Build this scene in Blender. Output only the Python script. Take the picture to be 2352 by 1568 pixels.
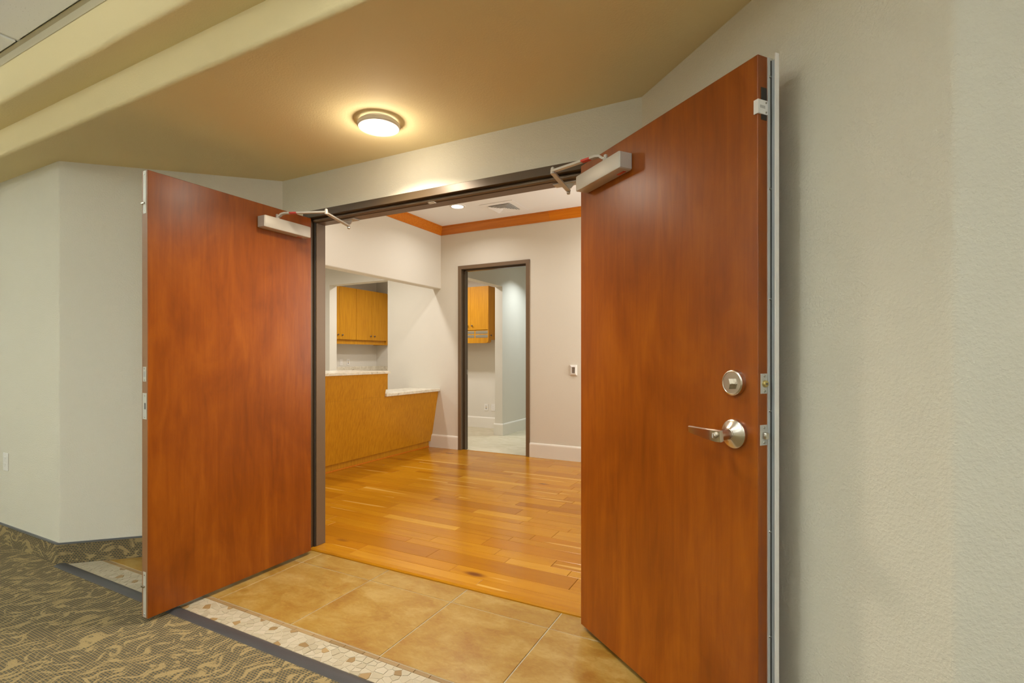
import bpy, bmesh, math, random
from mathutils import Matrix, Vector
R = math.radians
for o in list(bpy.data.objects): bpy.data.objects.remove(o)
S = bpy.context.scene
C = S.collection

# ------------------------------------------------------------------ camera, world, exposure
HC, F, HY, YAW = 1.22, 1162.0, 819.0, 27.4        # eye height, focal length in px, horizon row, yaw to the left
cam = bpy.data.objects.new('camera', bpy.data.cameras.new('camera'))
C.objects.link(cam)
cam.location = (0, 0, HC); cam.rotation_euler = (R(90), 0, R(YAW))
cam.data.sensor_width = 36; cam.data.lens = 36 * F / 2352
cam.data.shift_y = (HY - 784) / 2352
cam.data.clip_start = 0.02
S.camera = cam
w = bpy.data.worlds.new('world'); S.world = w; w.use_nodes = True
w.node_tree.nodes['Background'].inputs[0].default_value = (0.9, 0.95, 1, 1)
w.node_tree.nodes['Background'].inputs[1].default_value = 0.05
S.view_settings.view_transform = 'Standard'; S.view_settings.look = 'None'
S.view_settings.gamma = 1; S.view_settings.use_curve_mapping = False
S.view_settings.exposure = 0.08

P_PENDANT_FILL, P_FLUSH, P_RECEPTION, P_OFFICE, P_WORK, P_HALL, P_DAY_FILL = 4, 21, 7.3, 18, 18, 11, 42
COL_FILL = (0.90, 0.99, 1.0); COL_WARM = (1.0, 0.885, 0.71); COL_REC = (1.0, 0.97, 0.95); COL_COOL = (0.84, 0.95, 1.0); COL_DAY_FILL = (0.90, 0.97, 1.0)

def lamp(name, loc, power, color, radius=0.06, parent=None, spread=170, rect=None):
    d = bpy.data.lights.new(name, 'AREA'); d.energy = power; d.color = color
    if rect: d.shape = 'RECTANGLE'; d.size, d.size_y = rect
    else: d.shape = 'DISK'; d.size = radius * 2
    d.spread = R(spread)
    o = bpy.data.objects.new(name, d); C.objects.link(o); o.location = loc
    if parent: o.parent = parent; o.location = Vector(loc) - parent.location
    return o

P_UP_FILL, P_RDAY_FILL = 40, 46      # added fill: unseen pendants shining up, and an invented reception opening
# ------------------------------------------------------------------ materials
M = {}
def mat(name):
    m = bpy.data.materials.new(name); m.use_nodes = True; M[name] = m
    nt = m.node_tree; b = nt.nodes['Principled BSDF']
    return m, nt, b
def N(nt, t, **kw):
    n = nt.nodes.new(t)
    for k, v in kw.items():
        if k in n.inputs: n.inputs[k].default_value = v
        else: setattr(n, k, v)
    return n
def plain(name, col, rough=0.5, metal=0.0, coat=0.0, spec=0.5):
    m, nt, b = mat(name)
    b.inputs['Base Color'].default_value = (*col, 1); b.inputs['Roughness'].default_value = rough
    b.inputs['Metallic'].default_value = metal; b.inputs['Coat Weight'].default_value = coat
    b.inputs['Specular IOR Level'].default_value = spec
    return m, nt, b
def emit(name, col, s):
    m, nt, b = mat(name)
    b.inputs['Base Color'].default_value = (*col, 1)
    b.inputs['Emission Color'].default_value = (*col, 1); b.inputs['Emission Strength'].default_value = s
def mathn(nt, op, a, b=None, clamp=False):
    n = nt.nodes.new('ShaderNodeMath'); n.operation = op; n.use_clamp = clamp
    for i, v in enumerate((a, b)):
        if v is None: continue
        if isinstance(v, (int, float)): n.inputs[i].default_value = v
        else: nt.links.new(v, n.inputs[i])
    return n.outputs[0]
def mixc(nt, fac, a, b):
    n = nt.nodes.new('ShaderNodeMix'); n.data_type = 'RGBA'
    for s, v in ((n.inputs[0], fac), (n.inputs[6], a), (n.inputs[7], b)):
        if isinstance(v, (int, float)): s.default_value = v
        elif isinstance(v, tuple): s.default_value = (*v, 1)
        else: nt.links.new(v, s)
    return n.outputs[2]
def ramp(nt, fac, stops):
    n = nt.nodes.new('ShaderNodeValToRGB'); nt.links.new(fac, n.inputs[0])
    e = n.color_ramp.elements
    while len(e) < len(stops): e.new(0.5)
    for el, (p, c) in zip(e, stops): el.position = p; el.color = (*c, 1) if len(c) == 3 else c
    return n.outputs[0]
def smooth(nt, v, lo, hi):
    n = nt.nodes.new('ShaderNodeMapRange'); n.interpolation_type = 'SMOOTHSTEP'
    nt.links.new(v, n.inputs[0]); n.inputs[1].default_value = lo; n.inputs[2].default_value = hi
    return n.outputs[0]
def pos(nt, scale=(1, 1, 1), kind='Position'):
    if kind == 'Position': v = N(nt, 'ShaderNodeNewGeometry').outputs['Position']
    else: v = N(nt, 'ShaderNodeTexCoord').outputs['Object']
    mp = N(nt, 'ShaderNodeMapping'); nt.links.new(v, mp.inputs[0]); mp.inputs['Scale'].default_value = scale
    return mp.outputs[0]
def noise(nt, vec, scale, detail=4, rough=0.5, w=None, dist=0):
    n = N(nt, 'ShaderNodeTexNoise'); n.inputs['Scale'].default_value = scale
    n.inputs['Detail'].default_value = detail; n.inputs['Roughness'].default_value = rough
    n.inputs['Distortion'].default_value = dist
    if w is not None: n.noise_dimensions = '4D'; nt.links.new(w, n.inputs['W'])
    nt.links.new(vec, n.inputs['Vector'])
    return n.outputs[0]
def bump(nt, b, h, strength, dist=0.01):
    n = N(nt, 'ShaderNodeBump'); n.inputs['Strength'].default_value = strength; n.inputs['Distance'].default_value = dist
    nt.links.new(h, n.inputs['Height']); nt.links.new(n.outputs[0], b.inputs['Normal'])

def paint(name, col, bs=0.5, bd=0.004, sc=110, rough=0.75):
    m, nt, b = plain(name, col, rough, spec=0.3)
    n = noise(nt, pos(nt), sc, 3, 0.55)
    h = smooth(nt, n, 0.38, 0.66)
    bump(nt, b, h, bs, bd)
paint('wall_paint', (0.69, 0.645, 0.525), 0.30, 0.003, 130)
paint('soffit_paint', (0.80, 0.665, 0.37), 0.12, 0.003, 130)
paint('reception_paint', (0.70, 0.655, 0.555), 0.10, 0.002)
paint('hall_paint', (0.70, 0.66, 0.57), 0.08, 0.002)
paint('ceiling_white', (0.86, 0.86, 0.85), 0.06, 0.002)
plain('white_trim', (0.78, 0.74, 0.65), 0.4)
plain('plate_white', (0.78, 0.75, 0.69), 0.35)
plain('slot_dark', (0.10, 0.09, 0.08), 0.6)
plain('slot_grey', (0.45, 0.43, 0.39), 0.6)
plain('jack_yellow', (0.55, 0.36, 0.05), 0.5)
plain('jack_blue', (0.03, 0.03, 0.06), 0.5)
plain('screen_grey', (0.20, 0.16, 0.12), 0.3)
plain('bronze', (0.085, 0.055, 0.028), 0.33, 0.25)
plain('bronze_light', (0.175, 0.113, 0.062), 0.38, 0.1)
plain('gasket', (0.03, 0.022, 0.014), 0.6)
plain('steel', (0.62, 0.59, 0.53), 0.25, 1.0)
plain('satin_nickel', (0.66, 0.60, 0.52), 0.22, 1.0)
plain('closer_grey', (0.58, 0.54, 0.47), 0.48, 0.3)
plain('alu', (0.42, 0.45, 0.46), 0.5, 0.4)
plain('alu_light', (0.66, 0.66, 0.62), 0.5, 0.3)
plain('plate_steel', (0.60, 0.58, 0.51), 0.42, 0.35)
plain('edge_lit', (0.25, 0.115, 0.045), 0.40)  # paler than the leaf: light reflected onto the left edge, coloured in
plain('brass', (0.62, 0.50, 0.20), 0.3, 1.0)
plain('knob_dark', (0.16, 0.12, 0.09), 0.35, 0.8)
plain('red_label', (0.55, 0.03, 0.01), 0.5)
plain('label_ink', (0.75, 0.30, 0.18), 0.5)
plain('rubber', (0.052, 0.050, 0.050), 0.42)
plain('rubber_cap', (0.10, 0.10, 0.10), 0.5)
plain('grout', (0.40, 0.36, 0.26), 0.85)
plain('grout_light', (0.52, 0.46, 0.34), 0.85)
plain('tee_white', (0.70, 0.69, 0.65), 0.5)
plain('angle_tan', (0.56, 0.49, 0.33), 0.5)
plain('fixture_ring', (0.72, 0.67, 0.58), 0.4)
plain('pewter_slot', (0.30, 0.27, 0.20), 0.35, 0.5)
plain('subfloor', (0.10, 0.05, 0.01), 0.9)
m_, nt_, b_ = plain('glass', (1, 1, 1), 0.02)          # thin clear pane: mostly see-through with a faint gloss
t_ = N(nt_, 'ShaderNodeBsdfTransparent'); x_ = N(nt_, 'ShaderNodeMixShader'); x_.inputs[0].default_value = 0.05
g_ = N(nt_, 'ShaderNodeBsdfGlossy'); g_.inputs['Roughness'].default_value = 0.02
nt_.links.new(t_.outputs[0], x_.inputs[1]); nt_.links.new(g_.outputs[0], x_.inputs[2]); nt_.links.new(x_.outputs[0], nt_.nodes['Material Output'].inputs[0])
emit('lens_white', (1.0, 0.97, 0.92), 9.0)
emit('lens_hall', (0.9, 0.97, 1.0), 6.0)
emit('lens_fill', (0.95, 1.0, 0.98), 2.2)

def wood_door():
    m, nt, b = mat('cherry')
    v = pos(nt, (9, 9, 0.9), 'Object')
    g = noise(nt, v, 3.0, 5, 0.6, dist=0.6)
    f = noise(nt, pos(nt, (160, 160, 2.2), 'Object'), 1.0, 3, 0.6)
    bl = noise(nt, pos(nt, (2.6, 2.6, 1.1), 'Object'), 2.0, 4, 0.55, dist=0.8)
    t = mathn(nt, 'ADD', mathn(nt, 'MULTIPLY', g, 0.42), mathn(nt, 'ADD', mathn(nt, 'MULTIPLY', f, 0.08), mathn(nt, 'MULTIPLY', bl, 0.50)))
    c = ramp(nt, t, [(0.28, (0.150, 0.030, 0.0014)), (0.5, (0.255, 0.057, 0.0024)), (0.72, (0.37, 0.098, 0.005))])
    nt.links.new(c, b.inputs['Base Color'])
    b.inputs['Roughness'].default_value = 0.31; b.inputs['Specular IOR Level'].default_value = 0.42
    bump(nt, b, noise(nt, pos(nt, (1, 1, 0.4), 'Object'), 14, 2), 0.06, 0.01)
wood_door()
def wood_golden(name, c0, c1, axis):
    m, nt, b = mat(name)
    sc = {'z': (70, 70, 3.0), 'x': (2.0, 60, 60)}[axis]
    s = noise(nt, pos(nt, sc), 1.0, 4, 0.6)
    l = noise(nt, pos(nt), 1.7, 2)
    t = mathn(nt, 'ADD', mathn(nt, 'MULTIPLY', s, 0.75), mathn(nt, 'MULTIPLY', l, 0.25))
    nt.links.new(ramp(nt, t, [(0.3, c0), (0.7, c1)]), b.inputs['Base Color'])
    b.inputs['Roughness'].default_value = 0.42; b.inputs['Specular IOR Level'].default_value = 0.3
wood_golden('oak', (0.42, 0.165, 0.004), (0.62, 0.29, 0.012), 'z')
wood_golden('crown_a', (0.44, 0.125, 0.010), (0.60, 0.20, 0.025), 'x')
wood_golden('crown_b', (0.54, 0.13, 0.003), (0.70, 0.24, 0.012), 'x')
def planks():
    m, nt, b = mat('hardwood')
    rnd = N(nt, 'ShaderNodeObjectInfo').outputs['Random']
    W = mathn(nt, 'MULTIPLY', rnd, 80.0)
    g = noise(nt, pos(nt, (2.2, 26, 26)), 1.0, 5, 0.6, W, 0.5)
    base = ramp(nt, rnd, [(0.0, (0.34, 0.125, 0.003)), (0.3, (0.41, 0.168, 0.005)), (0.62, (0.46, 0.20, 0.007)), (0.93, (0.40, 0.152, 0.004)), (1.0, (0.54, 0.27, 0.022))])
    dark = mixc(nt, 1.0, base, (0, 0, 0)); 
    c = mixc(nt, mathn(nt, 'MULTIPLY', smooth(nt, g, 0.42, 0.8), 0.45), base, (0.27, 0.085, 0.006))
    sap = noise(nt, pos(nt, (1.0, 17, 17)), 1.0, 1, 0.5, mathn(nt, 'ADD', W, 7.0))
    c = mixc(nt, mathn(nt, 'MULTIPLY', smooth(nt, sap, 0.67, 0.70), 0.7), c, (0.62, 0.36, 0.075))
    kn = N(nt, 'ShaderNodeTexVoronoi'); kn.voronoi_dimensions = '4D'; kn.inputs['Scale'].default_value = 2.3
    nt.links.new(pos(nt, (1.0, 2.6, 2.6)), kn.inputs['Vector']); nt.links.new(W, kn.inputs['W'])
    c = mixc(nt, mathn(nt, 'SUBTRACT', 1.0, smooth(nt, kn.outputs['Distance'], 0.05, 0.22), True), c, (0.15, 0.045, 0.008))
    nt.links.new(c, b.inputs['Base Color'])
    b.inputs['Roughness'].default_value = 0.22; b.inputs['Specular IOR Level'].default_value = 0.28
    bump(nt, b, noise(nt, pos(nt, (1.5, 8, 8)), 3, 2), 0.05, 0.01)
planks()
def tile_mat():
    m, nt, b = mat('floor_tile')
    rnd = N(nt, 'ShaderNodeObjectInfo').outputs['Random']
    W = mathn(nt, 'MULTIPLY', rnd, 40.0)
    n1 = noise(nt, pos(nt, (1.0, 1.5, 1)), 4.5, 6, 0.62, W, 0.8)
    n2 = noise(nt, pos(nt, (1, 1.8, 1)), 24, 4, 0.65, W, 1.2)
    t = mathn(nt, 'ADD', mathn(nt, 'MULTIPLY', n1, 0.68), mathn(nt, 'MULTIPLY', n2, 0.32))
    c = ramp(nt, t, [(0.36, (0.26, 0.115, 0.014)), (0.50, (0.325, 0.185, 0.034)), (0.63, (0.40, 0.26, 0.078))])
    nt.links.new(c, b.inputs['Base Color'])
    b.inputs['Roughness'].default_value = 0.30
    bump(nt, b, n2, 0.12, 0.006)
tile_mat()
def stone_mat(name, c0, c1, c2):
    m, nt, b = mat(name)
    rnd = N(nt, 'ShaderNodeObjectInfo').outputs['Random']
    n = noise(nt, pos(nt), 45, 4)
    t = mathn(nt, 'ADD', mathn(nt, 'MULTIPLY', rnd, 0.75), mathn(nt, 'MULTIPLY', n, 0.25))
    nt.links.new(ramp(nt, t, [(0.1, c0), (0.55, c1), (0.95, c2)]), b.inputs['Base Color'])
    b.inputs['Roughness'].default_value = 0.5
stone_mat('mosaic_cream', (0.37, 0.31, 0.205), (0.42, 0.36, 0.25), (0.47, 0.405, 0.295))
stone_mat('mosaic_brown', (0.22, 0.135, 0.05), (0.28, 0.175, 0.065), (0.34, 0.22, 0.09))
stone_mat('border_brown', (0.23, 0.14, 0.05), (0.28, 0.175, 0.07), (0.33, 0.215, 0.09))
def granite():
    m, nt, b = mat('granite')
    a = noise(nt, pos(nt), 14, 6, 0.7, dist=1.5); s = noise(nt, pos(nt), 60, 3, 0.6)
    c = ramp(nt, a, [(0.30, (0.22, 0.17, 0.12)), (0.40, (0.64, 0.57, 0.43)), (0.60, (0.80, 0.74, 0.60)), (0.75, (0.70, 0.58, 0.34))])
    c = mixc(nt, mathn(nt, 'MULTIPLY', smooth(nt, s, 0.62, 0.75), 0.5), c, (0.35, 0.28, 0.22))
    nt.links.new(c, b.inputs['Base Color']); b.inputs['Roughness'].default_value = 0.18
granite()
def hall_floor():
    m, nt, b = mat('hall_vinyl')
    n = noise(nt, pos(nt, (1, 2, 1)), 3.0, 5, 0.6, dist=2.0)
    nt.links.new(ramp(nt, n, [(0.35, (0.47, 0.41, 0.27)), (0.65, (0.57, 0.51, 0.37))]), b.inputs['Base Color'])
    b.inputs['Roughness'].default_value = 0.5
hall_floor()
ROT = 70                                      # heading of the strokes on the floor
def carpet(name, vertical=False):
    m, nt, b = mat(name)
    P = N(nt, 'ShaderNodeNewGeometry').outputs['Position']
    sp = N(nt, 'ShaderNodeSeparateXYZ'); nt.links.new(P, sp.inputs[0])
    if vertical:
        u = mathn(nt, 'MULTIPLY', mathn(nt, 'ADD', sp.outputs[0], sp.outputs[1]), 0.707); v = sp.outputs[2]
    else: u, v = sp.outputs[0], sp.outputs[1]
    cb = N(nt, 'ShaderNodeCombineXYZ'); nt.links.new(u, cb.inputs[0]); nt.links.new(v, cb.inputs[1])
    V = cb.outputs[0]
    # brush-like strokes: stretched noise, bent by a slow warp, cut at a threshold
    fine = noise(nt, V, 230, 2, 0.6)
    wn = N(nt, 'ShaderNodeTexNoise'); wn.inputs['Scale'].default_value = 6.5; wn.inputs['Detail'].default_value = 1.0; nt.links.new(V, wn.inputs['Vector'])
    ws = N(nt, 'ShaderNodeVectorMath', operation='SCALE'); nt.links.new(wn.outputs['Color'], ws.inputs[0]); ws.inputs['Scale'].default_value = 0.22
    wa = N(nt, 'ShaderNodeVectorMath', operation='ADD'); nt.links.new(V, wa.inputs[0]); nt.links.new(ws.outputs[0], wa.inputs[1])
    def strokes(rot, sc, lo, off):
        mp = N(nt, 'ShaderNodeMapping'); mp.vector_type = 'TEXTURE'; nt.links.new(wa.outputs[0], mp.inputs[0]); mp.inputs['Location'].default_value = (off, off, 0); mp.inputs['Rotation'].default_value = (0, 0, R(rot)); mp.inputs['Scale'].default_value = sc
        n = noise(nt, mp.outputs[0], 1.0, 1.5, 0.5)
        n = mathn(nt, 'ADD', n, mathn(nt, 'MULTIPLY', mathn(nt, 'SUBTRACT', fine, 0.5), 0.24))
        return smooth(nt, n, lo-0.01, lo+0.06)
    rr_ = 0 if vertical else ROT
    stroke = mathn(nt, 'MAXIMUM', strokes(rr_, (0.078, 0.0225, 1), 0.55, 0.0), strokes(rr_+40, (0.055, 0.019, 1), 0.61, 3.1))
    # loop weave
    br = N(nt, 'ShaderNodeTexBrick'); nt.links.new(V, br.inputs['Vector']); br.offset = 0.5; br.squash = 1.0
    br.inputs['Scale'].default_value = 1.0; br.inputs['Brick Width'].default_value = 0.0150; br.inputs['Row Height'].default_value = 0.0105
    br.inputs['Mortar Size'].default_value = 0.0026; br.inputs['Mortar Smooth'].default_value = 0.55
    wv = mathn(nt, 'SUBTRACT', 1.0, br.outputs['Fac'], True)
    wv = smooth(nt, mathn(nt, 'ADD', wv, mathn(nt, 'MULTIPLY', mathn(nt, 'SUBTRACT', fine, 0.5), 1.5)), 0.2, 0.9)
    g0 = mixc(nt, wv, (0.23, 0.165, 0.075), (0.080, 0.076, 0.056))
    t0 = mixc(nt, fine, (0.235, 0.17, 0.075), (0.40, 0.30, 0.14))
    c = mixc(nt, stroke, g0, t0)
    nt.links.new(c, b.inputs['Base Color']); b.inputs['Roughness'].default_value = 0.95; b.inputs['Specular IOR Level'].default_value = 0.1
    h = mathn(nt, 'ADD', mathn(nt, 'MULTIPLY', wv, mathn(nt, 'SUBTRACT', 1.0, mathn(nt, 'MULTIPLY', stroke, 0.7))), mathn(nt, 'MULTIPLY', fine, 0.4))
    h = mathn(nt, 'ADD', h, mathn(nt, 'MULTIPLY', stroke, 0.8))
    bump(nt, b, h, 0.7, 0.004)
carpet('carpet'); carpet('carpet_wall', True)
def act():
    m, nt, b = plain('act_tile', (0.88, 0.87, 0.83), 0.9)
    n = noise(nt, pos(nt, (1.0, 2.2, 1)), 85, 2, 0.5)
    k = smooth(nt, n, 0.66, 0.74)
    nt.links.new(mixc(nt, mathn(nt, 'MULTIPLY', k, 0.6), (0.88, 0.87, 0.83), (0.45, 0.44, 0.40)), b.inputs['Base Color'])
    bump(nt, b, k, -0.4, 0.003)
act()

# ------------------------------------------------------------------ geometry helpers
def bm_box(bm, x0, x1, y0, y1, z0, z1, bev=0.0):
    if x0 > x1: x0, x1 = x1, x0
    if y0 > y1: y0, y1 = y1, y0
    if z0 > z1: z0, z1 = z1, z0
    vs = [bm.verts.new(p) for p in ((x0,y0,z0),(x1,y0,z0),(x1,y1,z0),(x0,y1,z0),(x0,y0,z1),(x1,y0,z1),(x1,y1,z1),(x0,y1,z1))]
    fs = [bm.faces.new([vs[i] for i in f]) for f in ((3,2,1,0),(4,5,6,7),(0,1,5,4),(1,2,6,5),(2,3,7,6),(3,0,4,7))]
    if bev:
        es = list({e for f in fs for e in f.edges})
        bmesh.ops.bevel(bm, geom=es, offset=bev, segments=2, affect='EDGES', profile=0.5)
    return bm
def box(*a, bev=0.0): return bm_box(bmesh.new(), *a, bev=bev)
def bm_prism(bm, pts, h0, h1, axis='z'):
    """closed outline pts (2-D) extruded from h0 to h1 along axis; x: pts=(y,z), y: pts=(x,z), z: pts=(x,y)"""
    def P(p, h): return {'z': (p[0], p[1], h), 'y': (p[0], h, p[1]), 'x': (h, p[0], p[1])}[axis]
    a = [bm.verts.new(P(p, h0)) for p in pts]; b = [bm.verts.new(P(p, h1)) for p in pts]
    n = len(pts)
    bm.faces.new(a); bm.faces.new(b[::-1])
    for i in range(n): bm.faces.new((a[i], b[i], b[(i+1) % n], a[(i+1) % n]))
    bmesh.ops.recalc_face_normals(bm, faces=bm.faces)
    return bm
def prism(*a, **k): return bm_prism(bmesh.new(), *a, **k)
def bm_lathe(bm, prof, c=(0,0,0), axis='z', seg=32, cap=True):
    """prof: list of (radius, height) turned about axis through c"""
    def P(r, h, t):
        a, b = r*math.cos(t), r*math.sin(t)
        return Vector(c) + Vector({'z': (a, b, h), 'y': (a, h, b), 'x': (h, a, b)}[axis])
    rings = [[bm.verts.new(P(r, h, 2*math.pi*i/seg)) for i in range(seg)] for r, h in prof]
    for A, B in zip(rings, rings[1:]):
        for i in range(seg): bm.faces.new((A[i], A[(i+1) % seg], B[(i+1) % seg], B[i]))
    if cap: bm.faces.new(rings[0]); bm.faces.new(rings[-1])
    bmesh.ops.recalc_face_normals(bm, faces=bm.faces)
    return bm
def lathe(*a, **k): return bm_lathe(bmesh.new(), *a, **k)
def bm_tube(bm, pts, r, seg=10, flat=None):
    """round bar along pts; flat=(half width, half height) makes it a flat bar"""
    pts = [Vector(p) for p in pts]; rings = []
    for i, p in enumerate(pts):
        d = (pts[min(i+1, len(pts)-1)] - pts[max(i-1, 0)]).normalized()
        up = Vector((0, 0, 1)) if abs(d.z) < 0.9 else Vector((1, 0, 0))
        s = d.cross(up).normalized(); t = s.cross(d)
        if flat:
            a, b = flat; rings.append([bm.verts.new(p + s*x + t*y) for x, y in ((a, b), (-a, b), (-a, -b), (a, -b))])
        else: rings.append([bm.verts.new(p + s*r*math.cos(2*math.pi*k/seg) + t*r*math.sin(2*math.pi*k/seg)) for k in range(seg)])
    n = len(rings[0])
    for A, B in zip(rings, rings[1:]):
        for k in range(n): bm.faces.new((A[k], A[(k+1) % n], B[(k+1) % n], B[k]))
    bm.faces.new(rings[0]); bm.faces.new(rings[-1])
    bmesh.ops.recalc_face_normals(bm, faces=bm.faces)
    return bm
def tube(*a, **k): return bm_tube(bmesh.new(), *a, **k)
def tag(o, label=None, cat=None, group=None, kind=None):
    for k, v in (('label', label), ('category', cat), ('group', group), ('kind', kind)):
        if v: o[k] = v
    return o
def obj(name, bm, m, parent=None, local=False, smooth_=False, base=None):
    """link bm (world coordinates unless local) as one mesh object; base moves its origin"""
    me = bpy.data.meshes.new(name)
    if parent is not None and not local:
        if base is None: bmesh.ops.translate(bm, verts=bm.verts, vec=-abs_loc(parent))
    if base is not None: bmesh.ops.translate(bm, verts=bm.verts, vec=-Vector(base))
    if smooth_:
        for f in bm.faces: f.smooth = True
        for e in bm.edges:
            if len(e.link_faces) == 2 and e.calc_face_angle(0) > R(38): e.smooth = False
    bm.to_mesh(me); bm.free()
    me.materials.append(M[m])
    o = bpy.data.objects.new(name, me); C.objects.link(o)
    if base is not None: o.location = Vector(base) - (abs_loc(parent) if parent else Vector())
    if parent: o.parent = parent
    return o
def abs_loc(o):
    v = Vector(o.location)
    while o.parent: o = o.parent; v = v + Vector(o.location)
    return v
def thing(name, loc, label, cat, group=None, kind=None, rz=0):
    o = bpy.data.objects.new(name, None); C.objects.link(o); o.empty_display_size = 0.1
    o.location = loc; o.rotation_euler = (0, 0, rz)
    return tag(o, label, cat, group, kind)
def struct(name, bm, m, parent=None, smooth_=False, label=None):
    o = obj(name, bm, m, parent, smooth_=smooth_)
    if not parent: o['kind'] = 'structure'
    if label: o['label'] = label
    return o
def clip(poly, a, b, c):
    """keep a*x + b*y <= c"""
    out = []
    for i, p in enumerate(poly):
        q = poly[(i+1) % len(poly)]; dp, dq = a*p[0]+b*p[1]-c, a*q[0]+b*q[1]-c
        if dp <= 0: out.append(p)
        if dp*dq < 0: t = dp/(dp-dq); out.append((p[0]+t*(q[0]-p[0]), p[1]+t*(q[1]-p[1])))
    return out
def fillet(p0, p, p1, r, n=8):
    p0, p, p1 = Vector(p0), Vector(p), Vector(p1)
    d0, d1 = (p0-p).normalized(), (p1-p).normalized()
    half = d0.angle(d1)/2; t = r/math.tan(half)
    A, B = p+d0*t, p+d1*t; cen = p+(d0+d1).normalized()*(r/math.sin(half))
    out = []
    a0 = math.atan2((A-cen).y, (A-cen).x); a1 = math.atan2((B-cen).y, (B-cen).x)
    da = (a1-a0+math.pi) % (2*math.pi) - math.pi
    for i in range(n+1):
        k = i/n
        out.append((cen.x+r*math.cos(a0+da*k), cen.y+r*math.sin(a0+da*k)))
    return out

# ------------------------------------------------------------------ key dimensions (metres)
WY = 2.255                                    # face of the door wall
CL = (-2.865, WY); CR = (-0.52, WY)           # inner corners of the angled walls
EL = (-3.735, 1.415); ER = (0.345, 1.405)     # outer corners
SOF = 2.371; SY1, SZ2, SY3, ACTZ = 1.227, 2.521, 1.090, 2.735
FZ = 0.012                                    # finished level of the hardwood
FY, FT = 5.53, 0.14                           # far wall of the reception
RX = -3.93                                    # left wall of the reception
RCEIL = 2.928

# ------------------------------------------------------------------ near room: walls
def angled_wall(name, flush_end, corner, inner, back):
    pts = [flush_end] + fillet(flush_end, corner, inner, 0.022) + [inner] + back
    return struct(name, prism(pts, 0, 3.0), 'wall_paint', smooth_=True)
angled_wall('wall_left', (-6.6, EL[1]), EL, CL, [(CL[0], WY+0.10), (-4.2, 2.0), (-6.6, 2.0)])
angled_wall('wall_right', (3.2, ER[1]), ER, CR, [(CR[0], WY+0.10), (0.9, 2.0), (3.2, 2.0)])
OX0, OX1, OZ = -2.645, -0.70, 2.13            # rough opening
bm = bmesh.new()
bm_box(bm, CL[0], OX0, WY, 2.385, 0, 3.0); bm_box(bm, OX1, CR[0], WY, 2.385, 0, 3.0); bm_box(bm, OX0, OX1, WY, 2.385, OZ, 3.0)
struct('wall_front', bm, 'wall_paint')
bm = bmesh.new(); bm_box(bm, -6.72, -6.6, -4.6, 2.0, 0, 3.0); struct('wall_west', bm, 'wall_paint')
bm = bmesh.new(); bm_box(bm, -6.72, 3.32, -4.72, -4.6, 0, 3.0); struct('wall_back', bm, 'wall_paint')
FILL_WINS = [(-4.4, -2.8), (-2.5, -0.9)]  # unseen windows, added on the right as fill light
bm = bmesh.new(); bm_box(bm, 3.2, 3.32, -4.6, 2.0, 0, 0.45); bm_box(bm, 3.2, 3.32, -4.6, 2.0, 2.45, 3.0)
for a_, b_ in zip([-4.6]+[q[1] for q in FILL_WINS], [q[0] for q in FILL_WINS]+[2.0]): bm_box(bm, 3.2, 3.32, a_, b_, 0.45, 2.45)
struct('wall_east', bm, 'wall_paint')
for k_, (a_, b_) in enumerate(FILL_WINS):
    wf = bmesh.new()
    for q in ((a_, a_+0.06, 0.45, 2.45), (b_-0.06, b_, 0.45, 2.45), ((a_+b_)/2-0.03, (a_+b_)/2+0.03, 0.51, 2.39)): bm_box(wf, 3.23, 3.29, q[0], q[1], q[2], q[3])
    for q in ((0.45, 0.51), (2.39, 2.45)): bm_box(wf, 3.23, 3.29, a_+0.06, b_-0.06, *q)
    wo = struct('added_window_%d' % (k_+1), wf, 'bronze')
    for y0_, y1_ in ((a_+0.06, (a_+b_)/2-0.03), ((a_+b_)/2+0.03, b_-0.06)):
        obj('added_window_pane', box(3.257, 3.263, y0_, y1_, 0.51, 2.39), 'glass', wo)
    d_ = lamp('fill_daylight', (3.40, (a_+b_)/2, 1.45), P_DAY_FILL, COL_DAY_FILL, rect=(1.9, 1.5)); d_.rotation_euler = (0, R(90), 0)

# stepped soffit: one profile along the door wall, with rounded lower edges
prof = [(2.5, SOF)] + fillet((2.5, SOF), (SY1, SOF), (SY1, SZ2), 0.02) + [(SY1, SZ2)] \
     + fillet((SY1, SZ2), (SY3, SZ2), (SY3, 3.0), 0.02) + [(SY3, 3.0), (2.5, 3.0)]
struct('ceiling', prism([(y, z) for y, z in prof], -6.6, 3.2, axis='x'), 'soffit_paint', smooth_=True)

# suspended tile ceiling
ac = struct('ceiling', box(-6.6, 3.2, -4.6, SY3, ACTZ+0.03, 3.0), 'ceiling_white')
xs = [-2.56 + 0.61*k + 0.05*0 for k in range(-7, 10)]
xs = [-2.565 + 0.655*k for k in range(-7, 9)]
ys = [1.075 - 1.22*k for k in range(0, 6)]
fill_cells = {(x, y) for x in (3, 7, 11) for y in (1, 3)}   # tile cells below which an added, unseen pendant hangs
tile_me = None
for i in range(len(xs)-1):
    for j in range(len(ys)-1):
        x, y = xs[i], ys[j+1]
        if tile_me is None:
            o = obj('ceiling_tile', box(0.014, 0.641, 0.014, 1.206, 0, 0.016, bev=0.004), 'act_tile', ac, local=True); tile_me = o.data
        else:
            o = bpy.data.objects.new('ceiling_tile', tile_me); C.objects.link(o); o.parent = ac
        o.location = (x, y, ACTZ-0.004)
for x in xs: obj('ceiling_tee', box(x-0.012, x+0.012, ys[-1], SY3, ACTZ+0.004, ACTZ+0.03), 'tee_white', ac)
for y in ys[1:]: obj('ceiling_tee', box(xs[0], xs[-1], y-0.012, y+0.012, ACTZ+0.005, ACTZ+0.03), 'tee_white', ac)
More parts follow.
